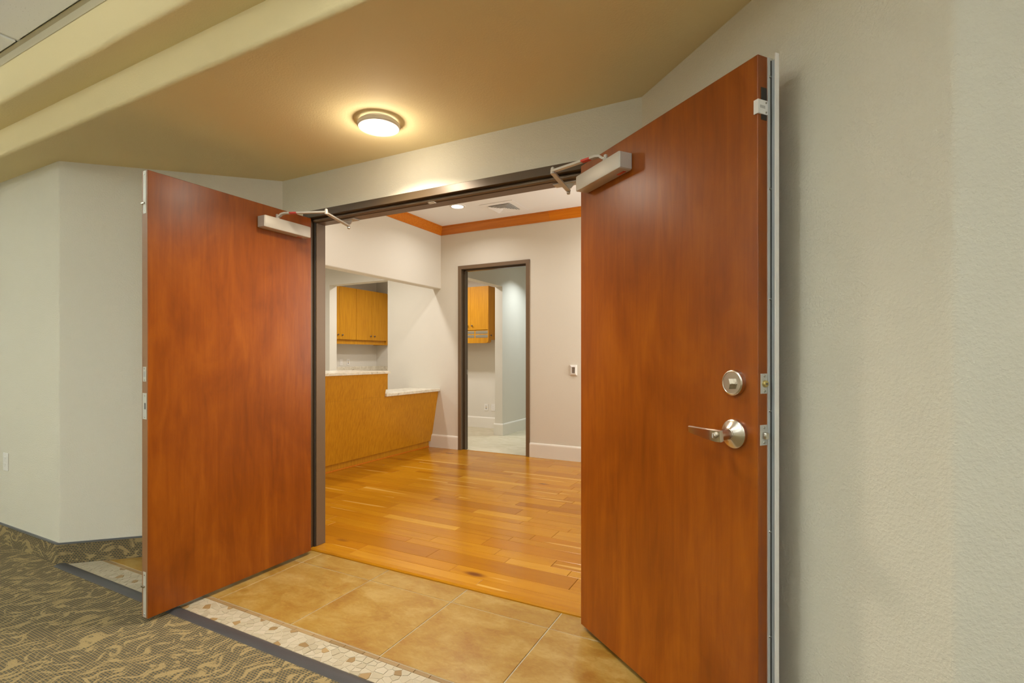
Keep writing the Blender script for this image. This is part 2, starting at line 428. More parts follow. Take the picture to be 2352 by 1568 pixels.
bm = bmesh.new(); bm_box(bm, -6.6, 3.2, SY3-0.004, SY3-0.0005, 2.697, ACTZ+0.004); bm_box(bm, -6.6, 3.2, SY3-0.022, SY3-0.004, ACTZ+0.001, ACTZ+0.004)
obj('wall_angle', bm, 'angle_tan', ac)
PZ = 2.12  # pendants are added behind the camera to brighten ceiling and walls
for k, (i, j) in enumerate(sorted(fill_cells)):
    x, y = xs[i]+0.3275, ys[j+1]+0.61
    side = ('west', 'middle', 'east')[(3, 7, 11).index(i)]; row = 'front' if j == 1 else 'rear'
    t = thing('added_pendant', (x, y, PZ), 'added linear direct and indirect pendant light, %s row, %s, over the carpet' % (row, side), 'ceiling light', 'added pendant lights over the carpeted room')
    obj('housing', box(x-0.60, x+0.60, y-0.075, y+0.075, PZ, PZ+0.045, bev=0.006), 'tee_white', t)
    obj('lower_lens', box(x-0.57, x+0.57, y-0.06, y+0.06, PZ-0.006, PZ), 'lens_fill', t)
    obj('upper_lens', box(x-0.57, x+0.57, y-0.06, y+0.06, PZ+0.0455, PZ+0.050), 'lens_fill', t)
    for sx in (-0.5, 0.5): obj('cable', tube([(x+sx, y, PZ+0.04), (x+sx, y, ACTZ)], 0.0025, 6), 'steel', t)
    lamp('added_pendant_down', (x, y, PZ-0.012), P_PENDANT_FILL, COL_FILL, parent=t, rect=(1.1, 0.11))
    pf = {3: 1.5, 7: 1.0, 11: 0.45}[i]                # stronger west, weaker east, to shift the added fill
    u_ = lamp('added_pendant_up', (x, y, PZ+0.056), P_UP_FILL*pf, COL_FILL, parent=t, rect=(1.1, 0.11)); u_.rotation_euler = (R(180), 0, 0)

# ------------------------------------------------------------------ near room: floors
fl = struct('floor', box(-6.6, 3.2, -4.6, 1.415, -0.05, 0.0), 'carpet')
GX0, GX1 = -3.735, 0.34
def in_recess(poly):
    # keep clear of the angled walls
    dl = (CL[0]-EL[0], CL[1]-EL[1]); poly = clip(poly, -dl[1], dl[0], -dl[1]*EL[0]+dl[0]*EL[1] - 0.010)
    dr = (ER[0]-CR[0], ER[1]-CR[1]); poly = clip(poly, -dr[1], dr[0], -dr[1]*CR[0]+dr[0]*CR[1] - 0.002)
    return poly
bed = in_recess([(GX0, 1.441), (GX1, 1.441), (GX1, 2.252), (GX0, 2.252)])
tf = struct('floor', prism(bed, -0.05, -0.0025), 'grout')
def slab_piece(name, poly, z0, z1, m, parent, bev=0.0015, kind=None):
    """polygon with its top edge chamfered"""
    n = len(poly); cx = sum(p[0] for p in poly)/n; cy = sum(p[1] for p in poly)/n
    bm = bmesh.new()
    ins = inset(poly, bev)
    a = [bm.verts.new((x-cx, y-cy, z0)) for x, y in poly]; b = [bm.verts.new((x-cx, y-cy, z1-bev)) for x, y in poly]
    c = [bm.verts.new((x-cx, y-cy, z1)) for x, y in ins]
    for A, B in ((a, b), (b, c)):
        for i in range(n): bm.faces.new((A[i], A[(i+1) % n], B[(i+1) % n], B[i]))
    bm.faces.new(c)
    bmesh.ops.recalc_face_normals(bm, faces=bm.faces)
    if bm.faces and bm.faces[-1]: pass
    o = obj(name, bm, m, parent, local=True); o.location = (cx, cy, 0)
    return o
def inset(poly, d):
    area = sum(p[0]*q[1]-q[0]*p[1] for p, q in zip(poly, poly[1:]+poly[:1]))
    if area < 0: poly = poly[::-1]
    out = poly
    n = len(poly); res = [(-1e3, -1e3), (1e3, -1e3), (1e3, 1e3), (-1e3, 1e3)]
    xs_ = [p[0] for p in poly]; ys_ = [p[1] for p in poly]
    nrm = []
    for p, q in zip(poly, poly[1:]+poly[:1]):
        dx, dy = q[0]-p[0], q[1]-p[1]; l = math.hypot(dx, dy) or 1e-9
        nrm.append((dy/l, -dx/l, (dy*p[0]-dx*p[1])/l - d))
    out = []
    for i in range(n):
        a1, b1, c1 = nrm[i-1]; a2, b2, c2 = nrm[i]; det = a1*b2-a2*b1
        if abs(det) < 1e-6: out.append((poly[i][0]-a2*d, poly[i][1]-b2*d))
        else: out.append(((c1*b2-c2*b1)/det, (a1*c2-a2*c1)/det))
    return out
def ccw(poly):
    return poly if sum(p[0]*q[1]-q[0]*p[1] for p, q in zip(poly, poly[1:]+poly[:1])) > 0 else poly[::-1]
def dedupe(poly, e=0.0015):
    out = []
    for p in poly:
        if not out or math.hypot(p[0]-out[-1][0], p[1]-out[-1][1]) > e: out.append(p)
    if len(out) > 1 and math.hypot(out[0][0]-out[-1][0], out[0][1]-out[-1][1]) <= e: out.pop()
    return out
g = 0.0025
tx = [-2.489 + 0.530*k for k in range(-3, 7)]
for y0, y1 in ((1.583, 2.096), (2.096, 2.251)):
    for x0, x1 in zip(tx, tx[1:]):
        p = in_recess([(x0+g, y0+g), (x1-g, y0+g), (x1-g, y1-g), (x0+g, y1-g)])
        p = dedupe(p)
        if len(p) > 2: slab_piece('floor_tile', ccw(p), -0.012, 0.0, 'floor_tile', tf)
# narrow border tiles
random.seed(5); x = -3.74
while x < 0.33:
    l = random.uniform(0.075, 0.115); p = dedupe(in_recess([(x+.0012, 1.560), (x+l-.0012, 1.560), (x+l-.0012, 1.5795), (x+.0012, 1.5795)]))
    if len(p) > 2: slab_piece('border_tile', ccw(p), -0.012, 0.0005, 'border_brown', tf, 0.0008)
    x += l
# broken-stone mosaic band: Voronoi cells
random.seed(11)
bx0, bx1, by0, by1 = -3.74, 0.36, 1.443, 1.558
pts = []
tries = 0
while tries < 9000:
    tries += 1
    p = (random.uniform(bx0, bx1), random.uniform(by0, by1))
    if all((p[0]-q[0])**2*0.55 + (p[1]-q[1])**2*1.3 > 0.0240**2 for q in pts): pts.append(p)
pts.sort()
obj('mosaic_grout', prism(in_recess([(bx0, 1.439), (bx1, 1.439), (bx1, 1.5595), (bx0, 1.5595)]), -0.012, -0.0010), 'grout_light', tf)
rest = []
cells = []
for p in pts:
    poly = [(bx0, by0), (bx1, by0), (bx1, by1), (bx0, by1)]
    for q in pts:
        if q is p or abs(q[0]-p[0]) > 0.13: continue
        a, b = q[0]-p[0], q[1]-p[1]
        poly = clip(poly, a, b, (q[0]**2+q[1]**2-p[0]**2-p[1]**2)/2)
        if not poly: break
    poly = dedupe(in_recess(poly), 0.003)
    if len(poly) < 3: continue
    poly = ccw(poly); ins = inset(poly, 0.0013)
    ar = sum(a[0]*b[1]-b[0]*a[1] for a, b in zip(ins, ins[1:]+ins[:1]))/2
    if ar < 2e-5: continue
    cells.append((p, ins))
vis = sorted(cells, key=lambda c: abs(c[0][0]+2.0))[:300]; visid = {id(c) for c in vis}
tans = []
for c in vis:
    tan = random.random() < 0.5 and all(math.hypot(c[0][0]-q[0], c[0][1]-q[1]) > 0.105 for q in tans)
    if tan: tans.append(c[0])
    slab_piece('mosaic_stone', c[1], -0.010, random.uniform(0.0002, 0.0018), 'mosaic_brown' if tan else 'mosaic_cream', tf, 0.0006)
bm = bmesh.new(); nrest = 0
for c in cells:
    if id(c) in visid: continue
    bm_prism(bm, c[1], -0.010, 0.0008); nrest += 1
if nrest:
    o = obj('mosaic_stone', bm, 'mosaic_cream', tf); o['kind'] = 'stuff'
else: bm.free()
# rubber reducer between carpet and mosaic
rp = [(1.385, 0.0), (1.395, 0.006), (1.412, 0.0095), (1.430, 0.0075), (1.4405, 0.002), (1.4405, -0.02), (1.385, -0.02)]
struct('trim_1', prism(rp, EL[0]+0.012, 0.35, axis='x'), 'rubber', smooth_=True)
# carpet base along the left walls with a rubber cap
def base_strip(name, m, t, z0, z1):
    a, b, c = (-6.6, EL[1]), EL, CL
    outer = [a] + fillet(a, b, c, 0.022) + [c]
    n = Vector((0, -1)); d = Vector((CL[0]-EL[0], CL[1]-EL[1])).normalized(); n2 = Vector((d.y, -d.x))
    k = t*math.tan(math.acos(max(-1, min(1, n.dot(n2))))/2)
    b2 = (b[0]+k, b[1]-t); c2 = (c[0]+n2.x*t+d.x*0, c[1]+n2.y*t)
    inn = [(a[0], a[1]-t)] + fillet((a[0], a[1]-t), b2, c2, 0.022+t) + [c2]
    return prism(outer[::-1] + inn, z0, z1)
cbase = struct('baseboard_left', base_strip('b', 'x', 0.008, 0.0005, 0.117), 'carpet_wall', smooth_=True)
obj('base_cap', base_strip('b', 'x', 0.011, 0.117, 0.126), 'rubber_cap', cbase, smooth_=True)
# hardwood reducer strip at the threshold
struct('trim_2', prism([(2.251, -0.02), (2.251, 0.004), (2.259, 0.0115), (2.288, 0.0125), (2.288, -0.02)], OX0+0.02, OX1-0.02, axis='x'), 'hardwood')

# ------------------------------------------------------------------ bronze frame of the double doorway
JX0, JX1 = -2.605, -0.735
fr = struct('trim_3', box(JX0-0.045, JX0+0.0, WY-0.020, WY-0.002, 0.0, 2.135, bev=0.002), 'bronze', label='dark bronze metal frame around the open double doors')
hd = obj
obj('jamb', box(JX1, JX1+0.045, WY-0.020, WY-0.002, 0, 2.135, bev=0.002), 'bronze', fr)
obj('head_face', box(JX0, JX1, WY-0.020, WY-0.002, 2.092, 2.135, bev=0.002), 'bronze', fr)
for sx, x in ((1, JX0), (-1, JX1)):
    obj('jamb_reveal', box(x-0.03*sx, x, WY-0.002, 2.366, FZ-0.01, 2.092), 'bronze', fr)
    obj('jamb_stop', box(x, x+0.014*sx, 2.290, 2.362, FZ, 2.075, bev=0.0015), 'bronze_light', fr)
    obj('gasket', tube([(x+0.006*sx, 2.283, FZ), (x+0.006*sx, 2.283, 2.08)], 0.006, 8), 'gasket', fr)
obj('head_reveal', box(JX0, JX1, WY-0.002, 2.40, 2.092, 2.118), 'bronze', fr)
obj('head_stop', box(JX0, JX1, 2.290, 2.362, 2.071, 2.092, bev=0.0015), 'bronze_light', fr)
obj('head_gasket', tube([(JX0+0.012, 2.276, 2.082), (JX1-0.012, 2.276, 2.082)], 0.011, 12), 'bronze_light', fr, smooth_=True)
obj('head_return', box(JX0-0.045, JX1+0.045, 2.385, 2.40, 2.092, 2.135), 'bronze', fr)
# small latch catch fixed under the middle of the head
obj('bolt_strike', box(-1.70, -1.655, 2.266, 2.288, 2.067, 2.073, bev=0.002), 'steel', fr)

# ------------------------------------------------------------------ door leaves
DZ0, DZ1, DT = 0.02, 2.076, 0.045
def screw(parent, c, axis, s, r=0.0045, m='steel'):
    prof = [(0.0008, 0), (r, 0), (r*0.75, 0.0016*s), (0.0008, 0.0018*s)]
    obj('screw', lathe(prof, c, axis, 12), m, parent, local=True, smooth_=True)
def door_leaf(name, hinge, ang, s, W, label):
    """local x runs from the hinge to the latch edge, the visible face is y = 0 and looks to +s*y"""
    d = thing(name, (hinge[0], hinge[1], 0), label, 'door', rz=R(ang))
    d['kind'] = 'structure'
    obj('leaf', box(0, W, -s*DT, 0, DZ0, DZ1, bev=0.002), 'cherry', d, local=True)
    if s > 0: obj('edge_lit_band', box(W-0.0005, W+0.0006, -s*(DT-0.001), -s*0.001, DZ0+0.001, DZ1-0.001), 'edge_lit', d, local=True)  # left leaf only: its brightly lit edge is put into the colour
    for z in (0.30, 1.05, 1.80):
        h = obj('hinge', box(-0.0025, 0.0, -s*(DT-0.004), -s*0.012, z-0.055, z+0.055), 'steel', d, local=True)
        obj('knuckle', tube([(-0.003, -s*(DT+0.006), z-0.055), (-0.003, -s*(DT+0.006), z+0.055)], 0.007, 10), 'steel', h, local=True, smooth_=True)
    # closer: cover, arm, link and shoe
    c = obj('door_closer', box(0.055, 0.365, 0.0, s*0.062, 1.936, 2.003, bev=0.006), 'closer_grey', d, local=True, smooth_=True)
    c['label'] = 'silver grey door closer with folding arm'
    obj('end_cap', box(0.362, 0.368, s*0.003, s*0.059, 1.939, 2.000, bev=0.002), 'closer_grey', c, local=True)
    lx0, lx1 = ((0.088, 0.118) if s > 0 else (0.30, 0.345))
    lb = obj('warning_label', box(lx0, lx1, s*0.012, s*0.026, 1.9352, 1.9362), 'red_label', c, local=True)
    bm = bmesh.new(); rr = random.Random(3)
    for row in range(2):
        x = lx0+0.004
        while x < lx1-0.005:
            l = rr.uniform(0.002, 0.005); bm_box(bm, x, x+l, s*(0.0155+row*0.005), s*(0.018+row*0.005), 1.9349, 1.9353); x += l+0.0015
    obj('label_print', bm, 'label_ink', c, local=True)
    return d, c
def to_local(hinge, ang, p):
    v = Vector((p[0]-hinge[0], p[1]-hinge[1])); a = -R(ang)
    return Vector((v.x*math.cos(a)-v.y*math.sin(a), v.x*math.sin(a)+v.y*math.cos(a), p[2]))
def closer_arm(c, hinge, ang, s, piv, elb, end):
    L = lambda p: to_local(hinge, ang, p)
    P, E, Q = L(piv), L(elb), L(end)
    obj('pivot', lathe([(0.012, 2.001), (0.012, 2.012), (0.008, 2.014), (0.008, 2.030), (0.004, 2.033)], (P.x, P.y, 0), 'z', 16), 'closer_grey', c, local=True, smooth_=True)
    dirv = (E-P); dirv.z = 0; dirv.normalize()
    pts = [P + Vector((0, 0, -0.008)), P + dirv*0.012 + Vector((0, 0, -0.004)), P + dirv*0.026 + Vector((0, 0, 0.008)), P + dirv*0.045 + Vector((0, 0, 0.013)), Vector((E.x, E.y, E.z))]
    arm = obj('main_arm', tube(pts, 0, flat=(0.010, 0.0045)), 'closer_grey', c, local=True)
    mid = P.lerp(E, 0.36); mid.z = 0
    armz = lambda q: P.z+0.013 + (E.z-P.z-0.013)*(q-0.045)/max((Vector((E.x, E.y, 0))-Vector((P.x, P.y, 0))).length-0.045, 0.01)
    k = [Vector((P.x+dirv.x*q, P.y+dirv.y*q, armz(q))) for q in (0.075, 0.118)]
    obj('arm_label', tube([k[0]-Vector((0,0,.0006)), k[1]-Vector((0,0,.0006))], 0, flat=(0.0102, 0.0042)), 'red_label', c, local=True)
    obj('elbow', lathe([(0.010, E.z-0.012), (0.010, E.z+0.006), (0.0085, E.z+0.007), (0.0085, E.z+0.014), (0.004, E.z+0.019)], (E.x, E.y, 0), 'z', 16), 'closer_grey', c, local=True, smooth_=True)
    d2 = (Q-E).normalized()
    obj('link_arm', tube([E+Vector((0, 0, -0.006)), Q+Vector((0, 0, -0.002))], 0, flat=(0.0105, 0.004)), 'closer_grey', c, local=True)
    obj('end_nut', lathe([(0.006, Q.z-0.020), (0.009, Q.z-0.016), (0.009, Q.z-0.004), (0.007, Q.z+0.006)], (Q.x, Q.y, 0), 'z', 10), 'steel', c, local=True)
    # shoe plate under the head stop, with a tapered bracket that carries the nut
    bm = bmesh.new(); wq = Vector((end[0], end[1], 0)); sg = 1 if s > 0 else -1
    def LL(x, y, z): return L((x, y, z))
    quad = [(end[0]-0.075, 2.300), (end[0]+0.060, 2.300), (end[0]+0.060, 2.352), (end[0]-0.075, 2.352)]
    a = [bm.verts.new(LL(x, y, 2.0695)) for x, y in quad]; b = [bm.verts.new(LL(x, y, 2.064)) for x, y in quad]
    bm.faces.new(a); bm.faces.new(b)
    for i in range(4): bm.faces.new((a[i], a[(i+1) % 4], b[(i+1) % 4], b[i]))
    tri = [(end[0]-0.050, 2.312, 2.065), (end[0]+0.042, 2.312, 2.065), (end[0]+0.010, end[1]+0.002, end[2]+0.010), (end[0]-0.010, end[1]+0.002, end[2]+0.010)]
    a = [bm.verts.new(LL(*p)) for p in tri]; b = [bm.verts.new(LL(p[0], p[1]+0.006, p[2])) for p in tri]
    bm.faces.new(a); bm.faces.new(b[::-1])
    for i in range(4): bm.faces.new((a[i], a[(i+1) % 4], b[(i+1) % 4], b[i]))
    bmesh.ops.recalc_face_normals(bm, faces=bm.faces)
    obj('arm_shoe', bm, 'closer_grey', c, local=True)

# left leaf: stands square to the wall
LH, LW = (-2.546, 2.209), 0.921
dl, cl = door_leaf('door_1', LH, -90, 1, LW, 'left wooden door leaf standing open, with flush bolts on its edge')
closer_arm(cl, LH, -90, 1, (-2.516, 1.945, 2.024), (-2.244, 2.052, 2.036), (-2.343, 2.320, 2.032))
def edge_plate(d, s, W, z0, z1, y0, y1, m='plate_steel', name='edge_plate'):
    return obj(name, box(W-0.0015, W+0.0018, -s*y0, -s*y1, z0, z1, bev=0.0006), m, d, local=True)
for z0, z1, zl in ((1.878, 2.074, 1.925), (0.024, 0.232, 0.165)):
    p = edge_plate(dl, 1, LW, z0, z1, 0.011, 0.034, name='flush_bolt')
    obj('lever_tab', box(LW+0.001, LW+0.009, -0.016, -0.040, zl-0.004, zl+0.004, bev=0.001), 'steel', p, local=True)
    for z in (z0+0.014, z1-0.014): screw(p, (LW+0.0016, -0.0225, z), 'x', 1, 0.004)
p = edge_plate(dl, 1, LW, 1.106, 1.174, 0.010, 0.036, name='deadbolt_strike')
obj('bolt_hole', box(LW+0.0010, LW+0.0022, -0.014, -0.031, 1.127, 1.153), 'slot_grey', p, local=True)
for z in (1.114, 1.166): screw(p, (LW+0.0016, -0.023, z), 'x', 1, 0.004)
p = edge_plate(dl, 1, LW, 0.933, 1.053, 0.006, 0.038, name='latch_strike')
obj('latch_hole', box(LW+0.0010, LW+0.0022, -0.012, -0.024, 0.979, 1.008), 'slot_dark', p, local=True)
for z in (0.944, 1.042): screw(p, (LW+0.0016, -0.020, z), 'x', 1, 0.004)

# right leaf: folded back towards the angled wall
RH, RT = (-0.772, 2.162), (-0.041, 1.590)
RA = math.degrees(math.atan2(RT[1]-RH[1], RT[0]-RH[0])); RW = math.hypot(RT[0]-RH[0], RT[1]-RH[1])
dr, cr = door_leaf('door_2', RH, RA, -1, RW, 'right wooden door leaf folded back, with lever handle and deadbolt')
closer_arm(cr, RH, RA, -1, (-0.602, 1.979, 2.024), (-0.866, 2.060, 2.036), (-0.892, 2.321, 2.032))
sv = -1
# lever set: local y < 0 is the visible side
HXu, HZ = RW-0.078, 0.992
hw = obj('lever_handle', lathe([(0.043, 0.0), (0.043, -0.010), (0.041, -0.0125), (0.038, -0.0135), (0.020, -0.026), (0.0175, -0.028), (0.0175, -0.030), (0.016, -0.0305), (0.0155, -0.070)], (HXu, 0, HZ), 'y', 40), 'satin_nickel', dr, local=True, smooth_=True)
hw['label'] = 'brushed nickel lever handle on a round rose'
bm = bmesh.new(); rings = []
for t, yy, zt, zb, th in ((-0.0165, -0.073, 0.016, -0.018, 0.009), (0.0, -0.077, 0.0165, -0.0185, 0.008), (0.03, -0.078, 0.0160, -0.0155, 0.0065), (0.07, -0.074, 0.0150, -0.0115, 0.006), (0.098, -0.069, 0.0140, -0.0090, 0.006), (0.118, -0.065, 0.0130, -0.0075, 0.006)):
    x = HXu - t
    rings.append([bm.verts.new((x, yy-th, HZ+zt-0.003)), bm.verts.new((x, yy-th*0.4, HZ+zt)), bm.verts.new((x, yy+th*0.4, HZ+zt)), bm.verts.new((x, yy+th, HZ+zb+0.003)), bm.verts.new((x, yy+th*0.2, HZ+zb)), bm.verts.new((x, yy-th*0.6, HZ+zb))])
for A, B in zip(rings, rings[1:]):
    for i in range(6): bm.faces.new((A[i], A[(i+1) % 6], B[(i+1) % 6], B[i]))
bm.faces.new(rings[0]); bm.faces.new(rings[-1]); bmesh.ops.recalc_face_normals(bm, faces=bm.faces)
obj('lever', bm, 'satin_nickel', hw, local=True, smooth_=True)
obj('turn_button', lathe([(0.0085, -0.078), (0.0085, -0.091), (0.0065, -0.093), (0.001, -0.093)], (HXu+0.002, 0, HZ), 'y', 20), 'satin_nickel', hw, local=True, smooth_=True)
obj('button_slot', box(HXu+0.0005, HXu+0.0035, -0.0925, -0.0938, HZ-0.006, HZ+0.006), 'slot_grey', hw, local=True)
DBZ = 1.143
db = obj('deadbolt_rose', lathe([(0.0385, 0), (0.0375, -0.014), (0.036, -0.0155), (0.0335, -0.0162), (0.032, -0.0150), (0.001, -0.0150)], (HXu, 0, DBZ), 'y', 40), 'satin_nickel', dr, local=True, smooth_=True)
bm = prism([(HXu-0.013, DBZ-0.004), (HXu-0.009, DBZ+0.012), (HXu+0.002, DBZ+0.012), (HXu+0.007, DBZ-0.003), (HXu+0.003, DBZ-0.018), (HXu-0.006, DBZ-0.018)], -0.015, -0.030, axis='y')
obj('thumb_turn', bm, 'satin_nickel', db, local=True)
obj('set_screw', lathe([(0.005, -0.0150), (0.004, -0.018), (0.001, -0.0185)], (HXu+0.014, 0, DBZ-0.002), 'y', 14), 'satin_nickel', db, local=True, smooth_=True)
# hardware on the latch edge
p = edge_plate(dr, -1, RW, 1.115, 1.172, 0.010, 0.036, name='deadbolt_plate')
obj('deadbolt_end', lathe([(0.010, 0.0), (0.010, 0.006), (0.008, 0.008), (0.001, 0.008)], (RW+0.001, 0.025, 1.143), 'x', 20), 'brass', p, local=True, smooth_=True)
obj('bolt_pin', lathe([(0.003, 0.0), (0.003, 0.0093), (0.0005, 0.0094)], (RW+0.001, 0.025, 1.143), 'x', 10), 'slot_dark', p, local=True)
for z in (1.122, 1.165): screw(p, (RW+0.0016, 0.025, z), 'x', 1, 0.004)
p = edge_plate(dr, -1, RW, 0.968, 1.026, 0.008, 0.036, name='latch_plate')
obj('latch_bolt', box(RW, RW+0.016, 0.014, 0.029, 0.986, 1.006, bev=0.004), 'steel', p, local=True, smooth_=True)
for z in (0.976, 1.018): screw(p, (RW+0.0016, 0.024, z), 'x', 1, 0.004)
p = edge_plate(dr, -1, RW, 1.893, 1.985, 0.012, 0.034, 'gasket', 'dark_backplate')
bm = bmesh.new(); bm_box(bm, RW-0.0005, RW+0.004, -0.003, 0.036, 1.908, 1.948, bev=0.001); bm_box(bm, RW-0.012, RW+0.004, -0.0035, 0.0, 1.908, 1.948, bev=0.001)
k = obj('edge_bracket', bm, 'plate_white', dr, local=True); k['label'] = 'small white wrap-around bracket'
obj('bracket_slot', box(RW+0.0035, RW+0.0045, 0.004, 0.024, 1.924, 1.932), 'slot_grey', k, local=True)
for z in (1.914, 1.941): screw(k, (RW+0.004, 0.028, z), 'x', 1, 0.003)
# aluminium astragal down the latch edge
a = obj('astragal', box(RW, RW+0.003, 0.037, 0.056, DZ0, 2.074), 'alu_light', dr, local=True)
a['label'] = 'aluminium astragal strip along the latch edge'
obj('seal_bar', box(RW+0.003, RW+0.0205, 0.050, 0.056, DZ0, 2.066), 'alu', a, local=True)
obj('seal_lip', box(RW+0.0205, RW+0.0235, 0.042, 0.056, DZ0, 2.078), 'plate_white', a, local=True)
obj('seal_groove', box(RW+0.003, RW+0.0045, 0.047, 0.050, DZ0, 2.066), 'gasket', a, local=True)
for z in (0.42, 0.72, 1.065, 1.385, 1.70, 2.02): screw(a, (RW+0.003, 0.0455, z), 'x', 1, 0.0042)

# ------------------------------------------------------------------ flush ceiling light in the soffit
LX, LY = -1.713, 1.893
t = thing('ceiling_light', (LX, LY, SOF), 'round flush ceiling light glowing white in the tan soffit', 'ceiling light')
obj('canopy', lathe([(0.080, SOF-0.0005), (0.080, SOF-0.014)], (LX, LY, 0), 'z', 40), 'fixture_ring', t, smooth_=True)
obj('trim_ring', lathe([(0.084, SOF-0.012), (0.098, SOF-0.014), (0.102, SOF-0.020), (0.102, SOF-0.030), (0.097, SOF-0.036), (0.084, SOF-0.038), (0.083, SOF-0.030)], (LX, LY, 0), 'z', 48, cap=False), 'fixture_ring', t, smooth_=True)
obj('lens', lathe([(0.083, SOF-0.020), (0.083, SOF-0.034), (0.075, SOF-0.0385), (0.05, SOF-0.041), (0.001, SOF-0.042)], (LX, LY, 0), 'z', 40), 'lens_white', t, smooth_=True)
d_ = bpy.data.lights.new('flush_lamp_and_fill', 'POINT'); d_.energy = 3.6; d_.color = COL_WARM; d_.shadow_soft_size = 0.035
o = bpy.data.objects.new('flush_lamp_and_fill', d_); C.objects.link(o); o.parent = t; o.location = (0, 0, -0.13)  # added point fill below the fixture, brightening soffit and door wall
lamp('flush_lamp_and_fill', (LX, LY, SOF-0.046), P_FLUSH, COL_WARM, 0.08, parent=t, spread=136)

# wall outlet by the left edge
def outlet(name, c, nrm, label, kind='duplex', group=None, w=0.072, h=0.116):
    """c: centre on the wall, nrm: '-y' or '+x'"""
    t = thing(name, c, label, 'wall outlet', group)
    def B(u0, u1, d0, d1, z0, z1, bev=0.0):
        if nrm == '-y': return box(c[0]+u0, c[0]+u1, c[1]-d1, c[1]-d0, c[2]+z0, c[2]+z1, bev=bev)
        return box(c[0]+d0, c[0]+d1, c[1]+u0, c[1]+u1, c[2]+z0, c[2]+z1, bev=bev)
    obj('cover_plate', B(-w/2, w/2, 0.0005, 0.006, -h/2, h/2, 0.002), 'plate_white', t)
    if kind == 'duplex':
        for z in (0.020, -0.020):
            r = obj('receptacle', B(-0.017, 0.017, 0.006, 0.0072, z-0.014, z+0.014, 0.0004), 'plate_white', t)
            for u in (-0.0065, 0.0065): obj('slot', B(u-0.0012, u+0.0012, 0.0072, 0.0075, z-0.002, z+0.007), 'slot_grey', r)
            obj('ground_slot', B(-0.002, 0.002, 0.0072, 0.0075, z-0.010, z-0.006), 'slot_grey', r)
    else:
        for z, m in ((0.022, 'slot_grey'), (0.0, 'jack_yellow'), (-0.022, 'jack_blue')):
            obj('jack', B(-0.0075, 0.0075, 0.006, 0.0075, z-0.0075, z+0.0075), m, t)
    return t
outlet('wall_outlet', (-4.455, EL[1], 0.535), '-y', 'white duplex outlet low on the pale wall left of the doors')

# ------------------------------------------------------------------ reception: shell
RXR = -0.25
rf = struct('floor', box(-4.30, RXR, 2.262, FY, -0.05, FZ-0.006), 'subfloor')
bm = bmesh.new(); bm_box(bm, RXR, RXR+0.12, 2.385, FY, 0, 0.9); bm_box(bm, RXR, RXR+0.12, 2.385, FY, 2.5, 3.0)
bm_box(bm, RXR, RXR+0.12, 2.385, 4.30, 0.9, 2.5); bm_box(bm, RXR, RXR+0.12, 5.30, FY, 0.9, 2.5)
struct('wall_right', bm, 'reception_paint')
bm = bmesh.new()
for q in ((4.30, 4.36, 0.9, 2.5), (5.24, 5.30, 0.9, 2.5), (4.77, 4.83, 0.96, 2.44), (4.36, 5.24, 0.9, 0.96), (4.36, 5.24, 2.44, 2.5)): bm_box(bm, RXR+0.03, RXR+0.09, *q)
wo = struct('added_window_4', bm, 'bronze')  # invented opening behind the right leaf, added to fill the reception
for q in ((4.36, 4.77), (4.83, 5.24)): obj('added_window_pane', box(RXR+0.057, RXR+0.063, *q, 0.96, 2.44), 'glass', wo)
d_ = lamp('fill_daylight', (RXR+0.20, 4.80, 1.7), P_RDAY_FILL, (1.0, 0.96, 0.88), rect=(1.5, 0.9)); d_.rotation_euler = (0, R(90), 0)
struct('wall_front', box(RX, OX0-0.02, 2.386, 2.41, 0, 3.0), 'reception_paint')
struct('wall_front', box(OX1+0.02, RXR, 2.386, 2.41, 0, 3.0), 'reception_paint')
struct('wall_front', box(OX0-0.02, OX1+0.02, 2.386, 2.41, 2.14, 3.0), 'reception_paint')
HZB = 2.120                                   # underside of the header over the counter
bm = bm_prism(bmesh.new(), [(RX-0.13, 3.0), (RX-0.13, HZB+0.012)] + fillet((RX-0.13, 3.0), (RX-0.13, HZB), (RX, HZB), 0.012, 5) + fillet((RX-0.13, HZB), (RX, HZB), (RX, 3.0), 0.012, 5) + [(RX, 3.0)], 2.41, FY, axis='y')
bm_box(bm, RX-0.13, RX, 2.41, 2.75, 0, HZB)
struct('wall_left', bm, 'reception_paint', smooth_=True)
AX0, AX1, AZ = -5.978, -4.842, 2.303          # opening from the office to the work room
BX0, BX1, BZ = -3.62, -2.653, 2.365           # rough opening of the hall door
bm = bmesh.new()
bm_box(bm, -7.3, AX0, FY, FY+FT, 0, 3.0); bm_box(bm, AX1, BX0, FY, FY+FT, 0, 3.0); bm_box(bm, BX1, RXR+0.12, FY, FY+FT, 0, 3.0)
bm_box(bm, AX0, AX1, FY, FY+FT, AZ, 3.0); bm_box(bm, BX0, BX1, FY, FY+FT, BZ, 3.0)
struct('wall_far', bm, 'reception_paint')
struct('ceiling', box(RX, RXR, 2.41, FY, RCEIL, 3.0), 'ceiling_white')
# office behind the counter
OCZ = 2.74
struct('wall_office_left', box(-7.42, -7.3, 2.41, FY, 0, 3.0), 'reception_paint')
struct('wall_office_front', box(-7.3, RX-0.13, 2.386, 2.41, 0, 3.0), 'reception_paint')
struct('ceiling', box(-7.3, RX-0.13, 2.41, FY, OCZ, 3.0), 'ceiling_white')
struct('floor', box(-7.3, -4.30, 2.41, FY, -0.05, 0.0), 'hall_vinyl')

